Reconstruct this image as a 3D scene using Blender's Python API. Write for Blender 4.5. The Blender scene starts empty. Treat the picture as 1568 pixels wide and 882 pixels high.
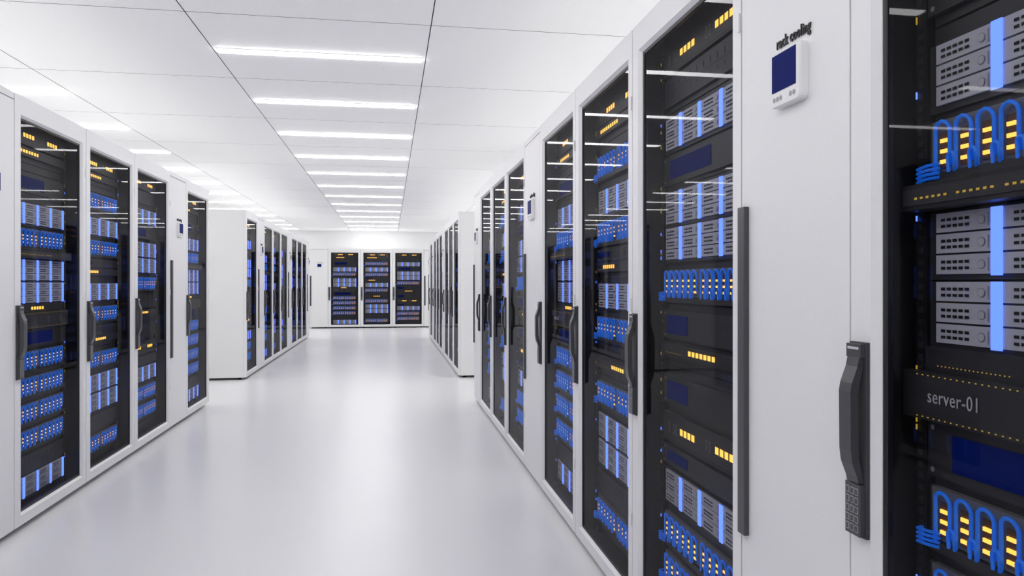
import bpy, math, random
from mathutils import Vector
random.seed(3)
scene = bpy.context.scene
scene.view_settings.view_transform = 'Standard'
scene.view_settings.look = 'None'
scene.view_settings.exposure = 0.0

H = 1.2557; CEIL = 2.756; XR = 0.89; XL = -1.83; YB = 20.7

# ---------------------------------------------------------------- materials
def mat(name, col, rough=0.5, metal=0.0, emis=None, estr=0.0, noise=0.0, nscale=20, spec=0.5, coat=0.0):
    m = bpy.data.materials.new(name); m.use_nodes = True
    nt = m.node_tree; b = nt.nodes['Principled BSDF']
    b.inputs['Base Color'].default_value = (*col, 1)
    b.inputs['Roughness'].default_value = rough
    b.inputs['Metallic'].default_value = metal
    b.inputs['Specular IOR Level'].default_value = spec
    b.inputs['Coat Weight'].default_value = coat
    if emis:
        b.inputs['Emission Color'].default_value = (*emis, 1)
        b.inputs['Emission Strength'].default_value = estr
    if noise:
        tc = nt.nodes.new('ShaderNodeTexCoord')
        n = nt.nodes.new('ShaderNodeTexNoise'); n.inputs['Scale'].default_value = nscale
        n.inputs['Detail'].default_value = 4
        nt.links.new(tc.outputs['Object'], n.inputs['Vector'])
        r = nt.nodes.new('ShaderNodeMapRange')
        r.inputs['To Min'].default_value = 1 - noise; r.inputs['To Max'].default_value = 1 + noise
        nt.links.new(n.outputs['Fac'], r.inputs['Value'])
        mx = nt.nodes.new('ShaderNodeVectorMath'); mx.operation = 'SCALE'
        mx.inputs[0].default_value = col
        nt.links.new(r.outputs['Result'], mx.inputs['Scale'])
        nt.links.new(mx.outputs['Vector'], b.inputs['Base Color'])
    return m

WHITE = mat('white_powder_coat', (0.85, 0.85, 0.855), 0.45, noise=0.015, nscale=60)
BLACK = mat('black_metal', (0.012, 0.012, 0.013), 0.5)
DARK = mat('dark_grey_metal', (0.034, 0.034, 0.036), 0.45, noise=0.1)
SILVER = mat('silver_tray_face', (0.58, 0.58, 0.63), 0.45, 0.0, noise=0.05)
BLUE = mat('blue_led', (0.01, 0.02, 0.3), 0.4, emis=(0.075, 0.155, 1.0), estr=3.4)
YEL = mat('amber_led', (0.3, 0.13, 0.02), 0.4, emis=(1.0, 0.46, 0.07), estr=2.4)
CABLE = mat('blue_patch_cable', (0.02, 0.21, 0.88), 0.35, emis=(0.01, 0.12, 0.62), estr=0.40)  # cables are no light source; emission added to brighten them inside dim racks
NAVY = mat('navy_display', (0.004, 0.009, 0.085), 0.5, emis=(0.0, 0.015, 0.2), estr=0.18, spec=0.03)
SLOT = mat('vent_slot_black', (0.004, 0.004, 0.005), 0.7)
PLATE = mat('patch_panel_grey', (0.19, 0.185, 0.185), 0.45, 0.0, noise=0.08)
MID = mat('mid_grey_plastic', (0.30, 0.30, 0.31), 0.4)
HANDLE = mat('charcoal_plastic', (0.060, 0.062, 0.067), 0.4, noise=0.05)
BROWN = mat('port_brown', (0.10, 0.05, 0.02), 0.5)
DIMY = mat('dim_amber_led', (0.1, 0.08, 0.01), 0.5, emis=(0.8, 0.5, 0.06), estr=0.6)
GTXT = mat('grey_print', (0.6, 0.6, 0.62), 0.5)
PMATS = [WHITE, BLACK, DARK, SILVER, BLUE, YEL, CABLE, NAVY, SLOT, PLATE, MID, HANDLE, BROWN, DIMY, GTXT]
W_, BK, DK, SV, BL, YE, CB, NV, SL, PL, MD, HN, BR, DY, GT = range(15)
for m in (BLUE, YEL, CABLE, NAVY, DIMY):
    try: m.cycles.emission_sampling = 'NONE'
    except Exception: pass

GLASS = bpy.data.materials.new('tinted_door_glass'); GLASS.use_nodes = True
nt = GLASS.node_tree; nt.nodes.clear()
o = nt.nodes.new('ShaderNodeOutputMaterial'); mx = nt.nodes.new('ShaderNodeMixShader')
tr = nt.nodes.new('ShaderNodeBsdfTransparent'); tr.inputs[0].default_value = (0.70, 0.705, 0.725, 1)
gl = nt.nodes.new('ShaderNodeBsdfGlossy'); gl.inputs['Roughness'].default_value = 0.02
gl.inputs['Color'].default_value = (0.8, 0.8, 0.82, 1)
fr = nt.nodes.new('ShaderNodeFresnel'); fr.inputs['IOR'].default_value = 1.33
sc_ = nt.nodes.new('ShaderNodeMath'); sc_.operation = 'MULTIPLY'; sc_.inputs[1].default_value = 0.32
nt.links.new(fr.outputs[0], sc_.inputs[0])
nt.links.new(sc_.outputs[0], mx.inputs[0]); nt.links.new(tr.outputs[0], mx.inputs[1])
nt.links.new(gl.outputs[0], mx.inputs[2]); nt.links.new(mx.outputs[0], o.inputs[0])

# ---------------------------------------------------------------- mesh builder
class MB:
    def __init__(s): s.v = []; s.f = []; s.m = []; s.sm = []
    def quad(s, pts, m):
        i = len(s.v); s.v += [tuple(p) for p in pts]; s.f.append(tuple(range(i, i+len(pts)))); s.m.append(m); s.sm.append(False)
    def box(s, x0, x1, y0, y1, z0, z1, m, side=None):
        i = len(s.v)
        s.v += [(x0,y0,z0),(x1,y0,z0),(x1,y1,z0),(x0,y1,z0),(x0,y0,z1),(x1,y0,z1),(x1,y1,z1),(x0,y1,z1)]
        for n, f in enumerate(((0,3,2,1),(4,5,6,7),(0,1,5,4),(1,2,6,5),(2,3,7,6),(3,0,4,7))):
            s.f.append(tuple(i+k for k in f)); s.m.append(m if (side is None or n == 0) else side); s.sm.append(False)
    def fr(s, x0, x1, z0, z1, y, m):
        s.quad([(x0,y,z0),(x1,y,z0),(x1,y,z1),(x0,y,z1)], m)
    def ngon(s, cx, cz, rx, rz, y, m, n=12):
        s.quad([(cx+rx*math.cos(2*math.pi*k/n), y, cz+rz*math.sin(2*math.pi*k/n)) for k in range(n)], m)
    def prism(s, prof, x0, x1, m):
        i = len(s.v); n = len(prof)
        s.v += [(x0,p[0],p[1]) for p in prof] + [(x1,p[0],p[1]) for p in prof]
        s.f.append(tuple(i+k for k in range(n))[::-1]); s.m.append(m); s.sm.append(False)
        s.f.append(tuple(i+n+k for k in range(n))); s.m.append(m); s.sm.append(False)
        for k in range(n):
            a, b = i+k, i+(k+1) % n
            s.f.append((a, b, b+n, a+n)); s.m.append(m); s.sm.append(False)
    def tube(s, pts, r, m, n=6):
        pts = [Vector(p) for p in pts]; i0 = len(s.v); up = Vector((0.02, 1, 0.05)).normalized()
        for k, p in enumerate(pts):
            t = (pts[min(k+1, len(pts)-1)] - pts[max(k-1, 0)]).normalized()
            a = t.cross(up)
            if a.length < 1e-4: a = t.cross(Vector((1, 0, 0)))
            a.normalize(); b = t.cross(a).normalized()
            for j in range(n):
                an = 2*math.pi*j/n
                s.v.append(tuple(p + a*math.cos(an)*r + b*math.sin(an)*r))
        for k in range(len(pts)-1):
            for j in range(n):
                q = i0+k*n
                s.f.append((q+j, q+(j+1) % n, q+n+(j+1) % n, q+n+j)); s.m.append(m); s.sm.append(True)
        s.f.append(tuple(i0+j for j in range(n))); s.m.append(m); s.sm.append(False)
        q = i0+(len(pts)-1)*n
        s.f.append(tuple(q+j for j in range(n))); s.m.append(m); s.sm.append(False)
    def cyl(s, cx, cy, z0, z1, r, m, n=12):
        s.tube([(cx, cy, z0), (cx, cy, z1)], r, m, n)
    def mesh(s, name, mats=None):
        me = bpy.data.meshes.new(name); me.from_pydata(s.v, [], s.f)
        mats = mats or PMATS
        for mm in mats: me.materials.append(mm)
        me.polygons.foreach_set('material_index', s.m)
        me.polygons.foreach_set('use_smooth', s.sm)
        me.update(); return me

def obj(name, me, parent=None, loc=(0, 0, 0), bevel=0):
    ob = bpy.data.objects.new(name, me); scene.collection.objects.link(ob); ob.location = loc
    if parent: ob.parent = parent
    if bevel:
        b = ob.modifiers.new('bevel', 'BEVEL'); b.width = bevel; b.segments = 2; b.limit_method = 'ANGLE'
    return ob

def text_mesh(txt, width, height, extrude, material, name, bold=0.0):
    cu = bpy.data.curves.new(name, 'FONT'); cu.body = txt; cu.size = 1; cu.extrude = 0; cu.resolution_u = 3
    cu.offset = bold
    cu.space_character = 1.08
    t = bpy.data.objects.new(name, cu); scene.collection.objects.link(t)
    bpy.context.view_layer.update()
    w = t.dimensions.x; sc = width / w
    cu.extrude = extrude / sc / 2
    bpy.context.view_layer.update(); dg = bpy.context.evaluated_depsgraph_get()
    me = bpy.data.meshes.new_from_object(t.evaluated_get(dg))
    xs = [v.co.x for v in me.vertices]; x0 = min(xs)
    zsc = height / max(v.co.y for v in me.vertices) if height else sc
    for v in me.vertices:
        x, y, z = v.co
        v.co = ((x - x0)*sc, -z*sc, y*zsc)
    me.materials.clear(); me.materials.append(material)
    bpy.data.objects.remove(t)
    return me

# ---------------------------------------------------------------- rack parts
RW = 0.86; U0, U1, YF = 0.11, 0.752, 0.08
def cabinet():
    b = MB(); W = RW
    b.box(.002, .026, .031, 1.08, .03, 2.2, W_); b.box(W-.026, W-.002, .031, 1.08, .03, 2.2, W_)
    b.box(.026, W-.026, .031, 1.08, 2.17, 2.2, W_); b.box(.026, W-.026, .031, 1.08, .03, .055, W_)
    b.box(.026, W-.026, 1.06, 1.08, .055, 2.17, W_)
    b.box(.0265, .03, .032, .6, .056, 2.169, DK); b.box(W-.03, W-.0265, .032, .6, .056, 2.169, BK)
    b.box(.03, W-.03, .032, .6, 2.16, 2.169, BK); b.box(.03, W-.03, .032, .6, .056, .062, BK)
    b.box(.03, W-.03, .58, .6, .062, 2.16, BK)
    for x in (.07, W-.07):
        for y in (.09, 1.0):
            b.cyl(x, y, .012, .031, .012, BK); b.cyl(x, y, 0, .012, .026, BK)
    return b.mesh('rack_cabinet')

GX0, GX1 = .078, RW-.060
def door():
    b = MB(); W = RW
    o = (.003, W-.003, .035, 2.198); f = (GX0-.016, GX1+.012, .084, 2.102); g = (GX0, GX1, .095, 2.09)
    def rc(r, y): return [(r[0], y, r[2]), (r[1], y, r[2]), (r[1], y, r[3]), (r[0], y, r[3])]
    A, F, G, GB, OB = rc(o, 0), rc(f, 0), rc(g, .012), rc(g, .03), rc(o, .03)
    for P, Q in ((A, F), (F, G), (G, GB), (GB, OB), (OB, A)):
        for k in range(4):
            b.quad([P[k], P[(k+1) % 4], Q[(k+1) % 4], Q[k]], W_)
    t = .012; x0, x1, z0, z1 = g
    b.box(x0, x0+t, .013, .028, z0, z1, BK); b.box(x1-t, x1, .013, .028, z0, z1, BK)
    b.box(x0+t, x1-t, .013, .028, z0, z0+t, BK); b.box(x0+t, x1-t, .013, .028, z1-t, z1, BK)
    for z in (.35, 1.15, 1.9):
        b.box(W-.012, W-.004, -.006, -.0002, z, z+.05, W_)
    return b.mesh('rack_door_frame')

def glass():
    b = MB(); b.fr(GX0+.008, GX1-.008, .103, 2.082, .016, 0)
    return b.mesh('rack_glass', [GLASS])

def handle():
    b = MB()
    b.box(.010, .060, -.008, -.0002, .772, 1.143, HN)
    b.box(.014, .057, -.018, -.008, 1.114, 1.140, HN)
    b.box(.019, .052, -.0192, -.018, 1.129, 1.134, SV)
    outer = [(-.018, 1.114), (-.021, 1.098), (-.033, 1.066), (-.036, 1.05), (-.035, .94), (-.032, .915), (-.021, .887), (-.019, .876)]
    inner = [(-.008, .876), (-.009, .888), (-.016, .918), (-.018, .945), (-.019, 1.045), (-.017, 1.06), (-.009, 1.096), (-.008, 1.114)]
    n = len(outer); i2 = inner[::-1]
    for k in range(n-1):
        b.prism([outer[k], outer[k+1], i2[k+1], i2[k]], .017, .053, HN)
    b.box(.012, .058, -.019, -.008, .776, .874, HN)
    for r in range(5):
        for c in range(3):
            x = .016+c*.0132; z = .783+r*.0175
            b.box(x, x+.0106, -.0205, -.019, z, z+.0138, MD)
            b.fr(x+.0016, x+.009, z+.0019, z+.0119, -.0207, HN)
    return b.mesh('door_handle')

RH = .0372
def uA(b, zt):
    rh = RH
    b.box(U0, U1, YF+.006, YF+.2, zt-.124, zt, DK)
    for r in range(3):
        z1 = zt - r*rh - .004; z0 = z1 - rh + .0035
        b.box(.132, .732, YF, YF+.1, z0, z1, SV)
        y = YF-.0012
        for k in range(4):
            cx = .267+.1545*k
            b.box(cx-.0108, cx+.0108, YF-.003, YF-.0002, z0-.003, z1+.0005, BL)
            for i in range(5):
                for j in range(2):
                    x = cx-.122+.0135*i; z = z0+.008+.011*j
                    if x < .138: continue
                    b.fr(x, x+.0098, z, z+.005, y, SL)
            b.ngon(cx-.032, z0+.016, .008, .008, y, MD); b.ngon(cx-.032, z0+.016, .0067, .0067, y-.0005, SV)
            b.fr(cx-.019, cx-.0165, z0+.005, z0+.027, y, MD)

def uB(b, zt):
    h = .112; z0 = zt-h
    b.box(U0+.012, U1-.012, YF, YF+.2, z0+.02, zt, PL)
    b.box(U0, U0+.011, YF+.006, YF+.2, z0, zt, DK); b.box(U1-.011, U1, YF+.006, YF+.2, z0, zt, DK)
    b.box(U0+.012, U1-.012, YF-.008, YF+.2, z0, z0+.018, DK)
    n = 12; p = .0475
    for k in range(n):
        cx = U0+.045+p*k+(.02 if k >= 6 else 0)
        b.box(cx-.0108, cx+.0108, YF-.002, YF-.0001, z0+.026, zt-.022, BR)
        for j in range(3):
            z = z0+.034+.0185*j
            b.box(cx-.0080, cx-.0006, YF-.005, YF-.002, z, z+.0065, YE)
            b.box(cx+.0006, cx+.0080, YF-.005, YF-.002, z, z+.0065, YE)
        r = .0170; top = zt-.004; x0 = cx-r
        pts = [(x0-.001, YF-.006, z0+.016), (x0, YF-.006, z0+.03)]
        for a in range(0, 181, 30):
            an = math.radians(180-a)
            pts.append((x0+r+r*math.cos(an), YF-.006-.003*math.sin(an), top-r+r*math.sin(an)))
        pts.append((x0+2*r, YF-.006, z0+.05)); pts.append((x0+2*r, YF-.001, z0+.03))
        b.tube(pts, .0037, CB)
        if k % 6 != 5:
            r = .0070; x0 = cx+p/2-r; top = z0+.050
            pts = [(x0, YF-.008, z0+.016)]
            for a in range(0, 181, 45):
                an = math.radians(180-a)
                pts.append((x0+r+r*math.cos(an), YF-.010, top-r+r*math.sin(an)))
            pts.append((x0+2*r, YF-.008, z0+.016))
            b.tube(pts, .0033, CB)
    for j in range(4):
        z = z0+.006+.008*j
        b.tube([(U0+.04, YF-.008, z+.004), (U0+.018, YF-.016, z+.003), (U0-.008, YF-.014, z), (U0-.016, YF+.0, z-.002), (U0-.014, YF+.05, z-.003)], .0030, CB)

def oval(b, x, z, y):
    b.ngon(x, z, .008, .019, y, MD); b.ngon(x, z, .0055, .016, y-.0006, DK)
def uC(b, zt):
    h = .10
    b.box(U0, U1, YF, YF+.2, zt-h, zt, DK); z = zt-.05; y = YF-.001
    for x in (.165, .205, .228, .47, .493, .70): oval(b, x, z, y)
    for x0 in (.262, .535):
        for k in range(4): b.fr(x0+k*.032, x0+.023+k*.032, z-.011, z+.011, YF-.0012, YE)
    b.fr(U0+.01, U1-.01, zt-h+.006, zt-h+.009, y, BK)
def uY(b, zt, x=.34, n=6):
    h = .045
    b.box(U0, U1, YF-.004, YF+.2, zt-h, zt, DK); z = zt-.022
    for k in range(n): b.fr(x+k*.030, x+.021+k*.030, z-.008, z+.008, YF-.0052, YE)
    for k in range(18): b.fr(.14+k*.009, .143+k*.009, z-.012, z-.010, YF-.0045, DY)
def uD(b, zt, x0=.17, x1=.50, h=.10):
    b.box(U0, U1, YF+.002, YF+.2, zt-h, zt, DK)
    b.box(x0, x1, YF, YF+.0019, zt-h+.018, zt-.018, NV)
    b.ngon(U0+.012, zt-.012, .005, .005, YF+.001, MD); b.ngon(U0+.012, zt-h+.012, .005, .005, YF+.001, MD)
def uE(b, zt, h=.085):
    b.box(U0-.035, U1, YF-.022, YF+.2, zt-h, zt, DK)
    for zz in (zt-.004, zt-h+.006):
        for k in range(46): b.fr(U0+k*.0135, U0+.004+k*.0135, zz-.002, zz, YF-.0225, DY)
    for x in (.3, .45, .6): oval(b, x+.05, zt-h/2, YF-.0225)
def uS(b, zt, h=.055):
    b.box(U0-.02, U1, YF-.04, YF+.2, zt-h, zt, BK)
    b.box(U0-.01, U1-.01, YF-.042, YF-.0401, zt-h+.008, zt-.008, DK)
    for k in range(26):
        if k % 7 != 6: b.fr(U0+.02+k*.014, U0+.027+k*.014, zt-.028, zt-.024, YF-.0425, DY)
def uF(b, zt, h=.10):
    b.box(U0, U1, YF+.004, YF+.2, zt-h, zt, DK)
    for k in range(12):
        x = .14+k*.05
        b.fr(x, x+.004, zt-.04, zt-.02, YF+.003, NV); b.fr(x, x+.003, zt-.075, zt-.062, YF+.003, NV)
    b.fr(U0+.01, U1-.01, zt-.052, zt-.049, YF+.003, BK)

def equipment(layout, seed):
    rnd = random.Random(seed); b = MB()
    b.box(U0, U1, YF+.02, YF+.05, .09, 2.15, DK)
    z = .12
    while z < 2.1:
        b.box(U0+.003, U1-.003, YF+.014, YF+.0199, z, z+.040, DK); z += .0445
    for x0, x1 in ((.076, .104), (.758, .786)):
        b.box(x0, x1, YF+.004, YF+.03, .07, 2.15, BK)
        z = .1
        while z < 2.1:
            b.box(x0+.009, x1-.009, YF+.002, YF+.0039, z, z+.011, DK)
            z += .022
        for k in range(22):
            z = .15+rnd.random()*1.9
            b.box(x0+.004, x0+.0065, YF, YF+.0019, z, z+.010, BL if rnd.random() < .4 else DY)
    b.box(.05, .056, YF+.05, YF+.4, .07, 2.15, DK); b.box(.80, .806, YF+.05, YF+.4, .07, 2.15, DK)
    for it in layout:
        fn = it[0]; fn(b, it[1], *it[2:])
    return b.mesh('rack_equipment')

V1 = [(uC, 2.09), (uY, 1.975, .22, 7), (uD, 1.84), (uA, 1.685), (uB, 1.545), (uS, 1.432, .046), (uA, 1.383), (uA, 1.261), (uY, 1.140, .34, 5),
      (uE, 1.095), (uD, 1.006, .17, .60), (uB, .888), (uB, .75), (uB, .61), (uB, .47), (uF, .335), (uA, .23)]
V2 = [(uC, 2.085), (uY, 1.975, .18, 9), (uB, 1.84), (uA, 1.685), (uB, 1.535), (uD, 1.415, .12, .3, .06), (uY, 1.35, .22, 6), (uA, 1.255), (uB, 1.10),
      (uF, .975), (uY, .905, .35, 6), (uB, .80), (uA, .655), (uA, .53), (uF, .385), (uB, .255)]
V3 = [(uC, 2.085), (uF, 1.975), (uA, 1.835), (uD, 1.70), (uA, 1.575), (uA, 1.45), (uB, 1.30), (uD, 1.16, .14, .32), (uY, 1.045, .34, 7),
      (uD, .93, .14, .32), (uC, .80), (uD, .685, .14, .32, .07), (uA, .60), (uB, .445), (uB, .305), (uF, .17)]
EQ = [equipment(V1, 1), equipment(V2, 2), equipment(V3, 3)]
CAB, DOOR, GLS, HDL = cabinet(), door(), glass(), handle()
T_SRV = text_mesh('server-01', .112, .024, .001, GTXT, 'server_label')
T_COOL = text_mesh('rack cooling', .150, .025, .003, BLACK, 'rack_cooling_label', bold=.012)

CW = 0.49
def cooling_body():
    b = MB(); W = CW
    b.box(.002, W-.002, .031, 1.08, .03, 2.2, W_)
    b.box(.003, W-.003, 0, .029, .035, 2.16, W_)
    b.box(.003, W-.003, 0, .029, 2.164, 2.198, W_)
    b.box(.01, W-.01, .012, .0305, .04, 2.19, BK)
    for x in (.07, W-.07):
        for y in (.09, 1.0):
            b.cyl(x, y, .012, .031, .012, BK); b.cyl(x, y, 0, .012, .026, BK)
    return b.mesh('cooling_cabinet')
def cooling_bar():
    b = MB(); b.box(.006, .045, -.014, -.0002, .62, 1.447, HN); return b.mesh('cooling_bar')
PCX = CW/2+.020
def cooling_panel():
    b = MB(); cx = PCX
    hw, z0, z1, r = .066, 1.655, 1.782, .012
    pts = []
    for (px, pz, a0) in ((cx+hw-r, z1-r, 0), (cx-hw+r, z1-r, 90), (cx-hw+r, z0+r, 180), (cx+hw-r, z0+r, 270)):
        for k in range(0, 91, 30):
            a = math.radians(a0+k); pts.append((px+r*math.cos(a), pz+r*math.sin(a)))
    n = len(pts)
    ctr = Vector((cx, (z0+z1)/2))
    fr_ = [(ctr.x+(p[0]-ctr.x)*.96, -.020, ctr.y+(p[1]-ctr.y)*.96) for p in pts]
    md_ = [(p[0], -.016, p[1]) for p in pts]; bk_ = [(p[0], -.0002, p[1]) for p in pts]
    b.quad(fr_[::-1], W_)
    for P, Q in ((fr_, md_), (md_, bk_)):
        for k in range(n): b.quad([P[k], Q[k], Q[(k+1) % n], P[(k+1) % n]], W_)
    b.box(cx-.058, cx+.050, -.0212, -.0201, 1.690, 1.774, NV)
    for x in (-.048, -.033, -.018, .026, .041): b.ngon(cx+x, 1.673, .006, .006, -.0206, MD)
    return b.mesh('cooling_control_panel')
CB_, CBAR, CPAN = cooling_body(), cooling_bar(), cooling_panel()

def place(kind, row, a, bnd):
    wid = abs(bnd-a)
    base = CW if kind == 'C' else RW
    e = bpy.data.objects.new('rack_cooling_unit' if kind == 'C' else 'server_rack', None)
    e.empty_display_size = .2
    scene.collection.objects.link(e)
    if row == 'R': e.location = (XR, max(a, bnd), 0); e.rotation_euler = (0, 0, -math.pi/2)
    elif row == 'L': e.location = (XL, min(a, bnd), 0); e.rotation_euler = (0, 0, math.pi/2)
    else: e.location = (min(a, bnd), YB, 0)
    e.scale = (wid/base, .85 if row == 'B' else 1, 1)
    if kind == 'C':
        obj('cabinet', CB_, e, bevel=.002); obj('pull_bar', CBAR, e, bevel=.002); obj('control_panel', CPAN, e)
        obj('panel_label', T_COOL, e, (PCX-.070, -.0022, 1.797))
    else:
        obj('cabinet', CAB, e); obj('door_frame', DOOR, e, bevel=.002); obj('door_glass', GLS, e)
        obj('door_handle', HDL, e, bevel=.0015); obj('rack_equipment', EQ[kind-1], e)
        if kind == 1: obj('server_label', T_SRV, e, (U0+.030, YF-.0235, 1.043))

def run(row, start, seq, step=1, rw=.86, cw=.49):
    p = start
    for k in seq:
        w = cw if k == 'C' else rw
        place(k, row, p, p+step*w); p += step*w
    return p
run('R', 1.305, [1, 2, 3], -1)
place('C', 'R', 1.305, 1.755)
for k, a, c in ((3, 1.755, 2.61), (2, 2.61, 3.46), (1, 3.46, 4.31)): place(k, 'R', a, c)
place('C', 'R', 4.31, 4.81)
run('R', 4.81, [3, 2, 1, 'C'], 1, rw=.835, cw=.46)
run('R', 9.64, [3, 2, 1, 'C', 3, 2, 1, 'C', 3, 'C'], 1, rw=.85)
run('L', 3.97, ['C', 3, 2, 1, 'C', 3, 2], -1)
run('L', 3.97, [1, 2, 3, 'C', 1], 1, rw=.865)
run('L', 9.88, [3, 'C', 1, 2, 3, 'C', 1, 2, 3, 'C'], 1, rw=.86)
run('B', -2.17, ['C', 1, 2, 3, 'C'], 1, rw=.875)

# ---------------------------------------------------------------- room
TX, TY = 1.356, 1.33
GX = [-1.119+TX*k for k in range(-3, 5)]
Y_END = 4.95+.665+TY*12
GY = [Y_END-TY*k for k in range(0, 20)]
X0, X1, Y0, Y1 = GX[0], GX[-1], GY[-1], Y_END+.09
FLOORM = mat('polished_white_floor', (0.85, 0.85, 0.858), 0.28, noise=0.02, nscale=1.2, spec=0.4)
WALLM = mat('white_wall_paint', (0.90, 0.90, 0.905), 0.7, noise=0.01, nscale=4)
CEILM = mat('white_ceiling_panel_fill_glow', (0.90, 0.90, 0.905), 0.6, noise=0.01, nscale=5, emis=(1, 1, 1), estr=0.19)  # plain white tiles; even emission added as fill to lift ceiling brightness
GAPM = mat('ceiling_gap_grey', (0.06, 0.06, 0.065), 0.8)
LAMP = mat('lamp_diffuser', (0.9, 0.9, 0.9), 0.5, emis=(1.0, 0.99, 0.985), estr=22)
b = MB(); b.box(X0, X1, Y0, Y1, -.1, 0, 0); obj('floor', b.mesh('floor', [FLOORM]))
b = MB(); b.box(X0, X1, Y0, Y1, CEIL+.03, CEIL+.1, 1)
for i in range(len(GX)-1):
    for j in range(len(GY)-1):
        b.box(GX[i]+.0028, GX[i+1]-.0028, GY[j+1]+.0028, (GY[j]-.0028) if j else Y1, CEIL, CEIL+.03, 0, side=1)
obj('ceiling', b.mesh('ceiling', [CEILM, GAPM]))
for nm, bx in (('wall_back', (X0, X1, Y1, Y1+.1)), ('wall_front', (X0, X1, Y0-.1, Y0)),
               ('wall_left', (X0-.1, X0, Y0-.1, Y1+.1)), ('wall_right', (X1, X1+.1, Y0-.1, Y1+.1))):
    b = MB(); b.box(*bx, -.1, CEIL+.1, 0); obj(nm, b.mesh(nm, [WALLM]))
b = MB(); b.box(X0, X1, Y1-.015, Y1, 0, .09, 0); obj('baseboard_back', b.mesh('bb', [WHITE]))
b = MB(); b.box(-TX/2+.03, TX/2-.03, -.034, .034, -.012, -.0015, 1)
b.box(-TX/2+.024, TX/2-.024, -.039, .039, -.005, -.0005, 0)
LM = b.mesh('ceiling_light', [WHITE, LAMP])
for j in range(len(GY)-1):
    for i in (1, 3, 5):
        obj('ceiling_light', LM, None, ((GX[i]+GX[i+1])/2, (GY[j]+GY[j+1])/2, CEIL))

w = bpy.data.worlds.new('world'); scene.world = w; w.use_nodes = True
w.node_tree.nodes['Background'].inputs[0].default_value = (1, 1, 1, 1)
w.node_tree.nodes['Background'].inputs[1].default_value = 1.0

cam = bpy.data.cameras.new('camera'); co = bpy.data.objects.new('camera', cam); scene.collection.objects.link(co)
cam.sensor_width = 36; cam.lens = 1120/1568*36; cam.shift_y = -8/1568; cam.clip_start = .05
co.location = (0, 0, H); co.rotation_euler = (math.pi/2, 0, -math.atan(187/1120))
scene.camera = co
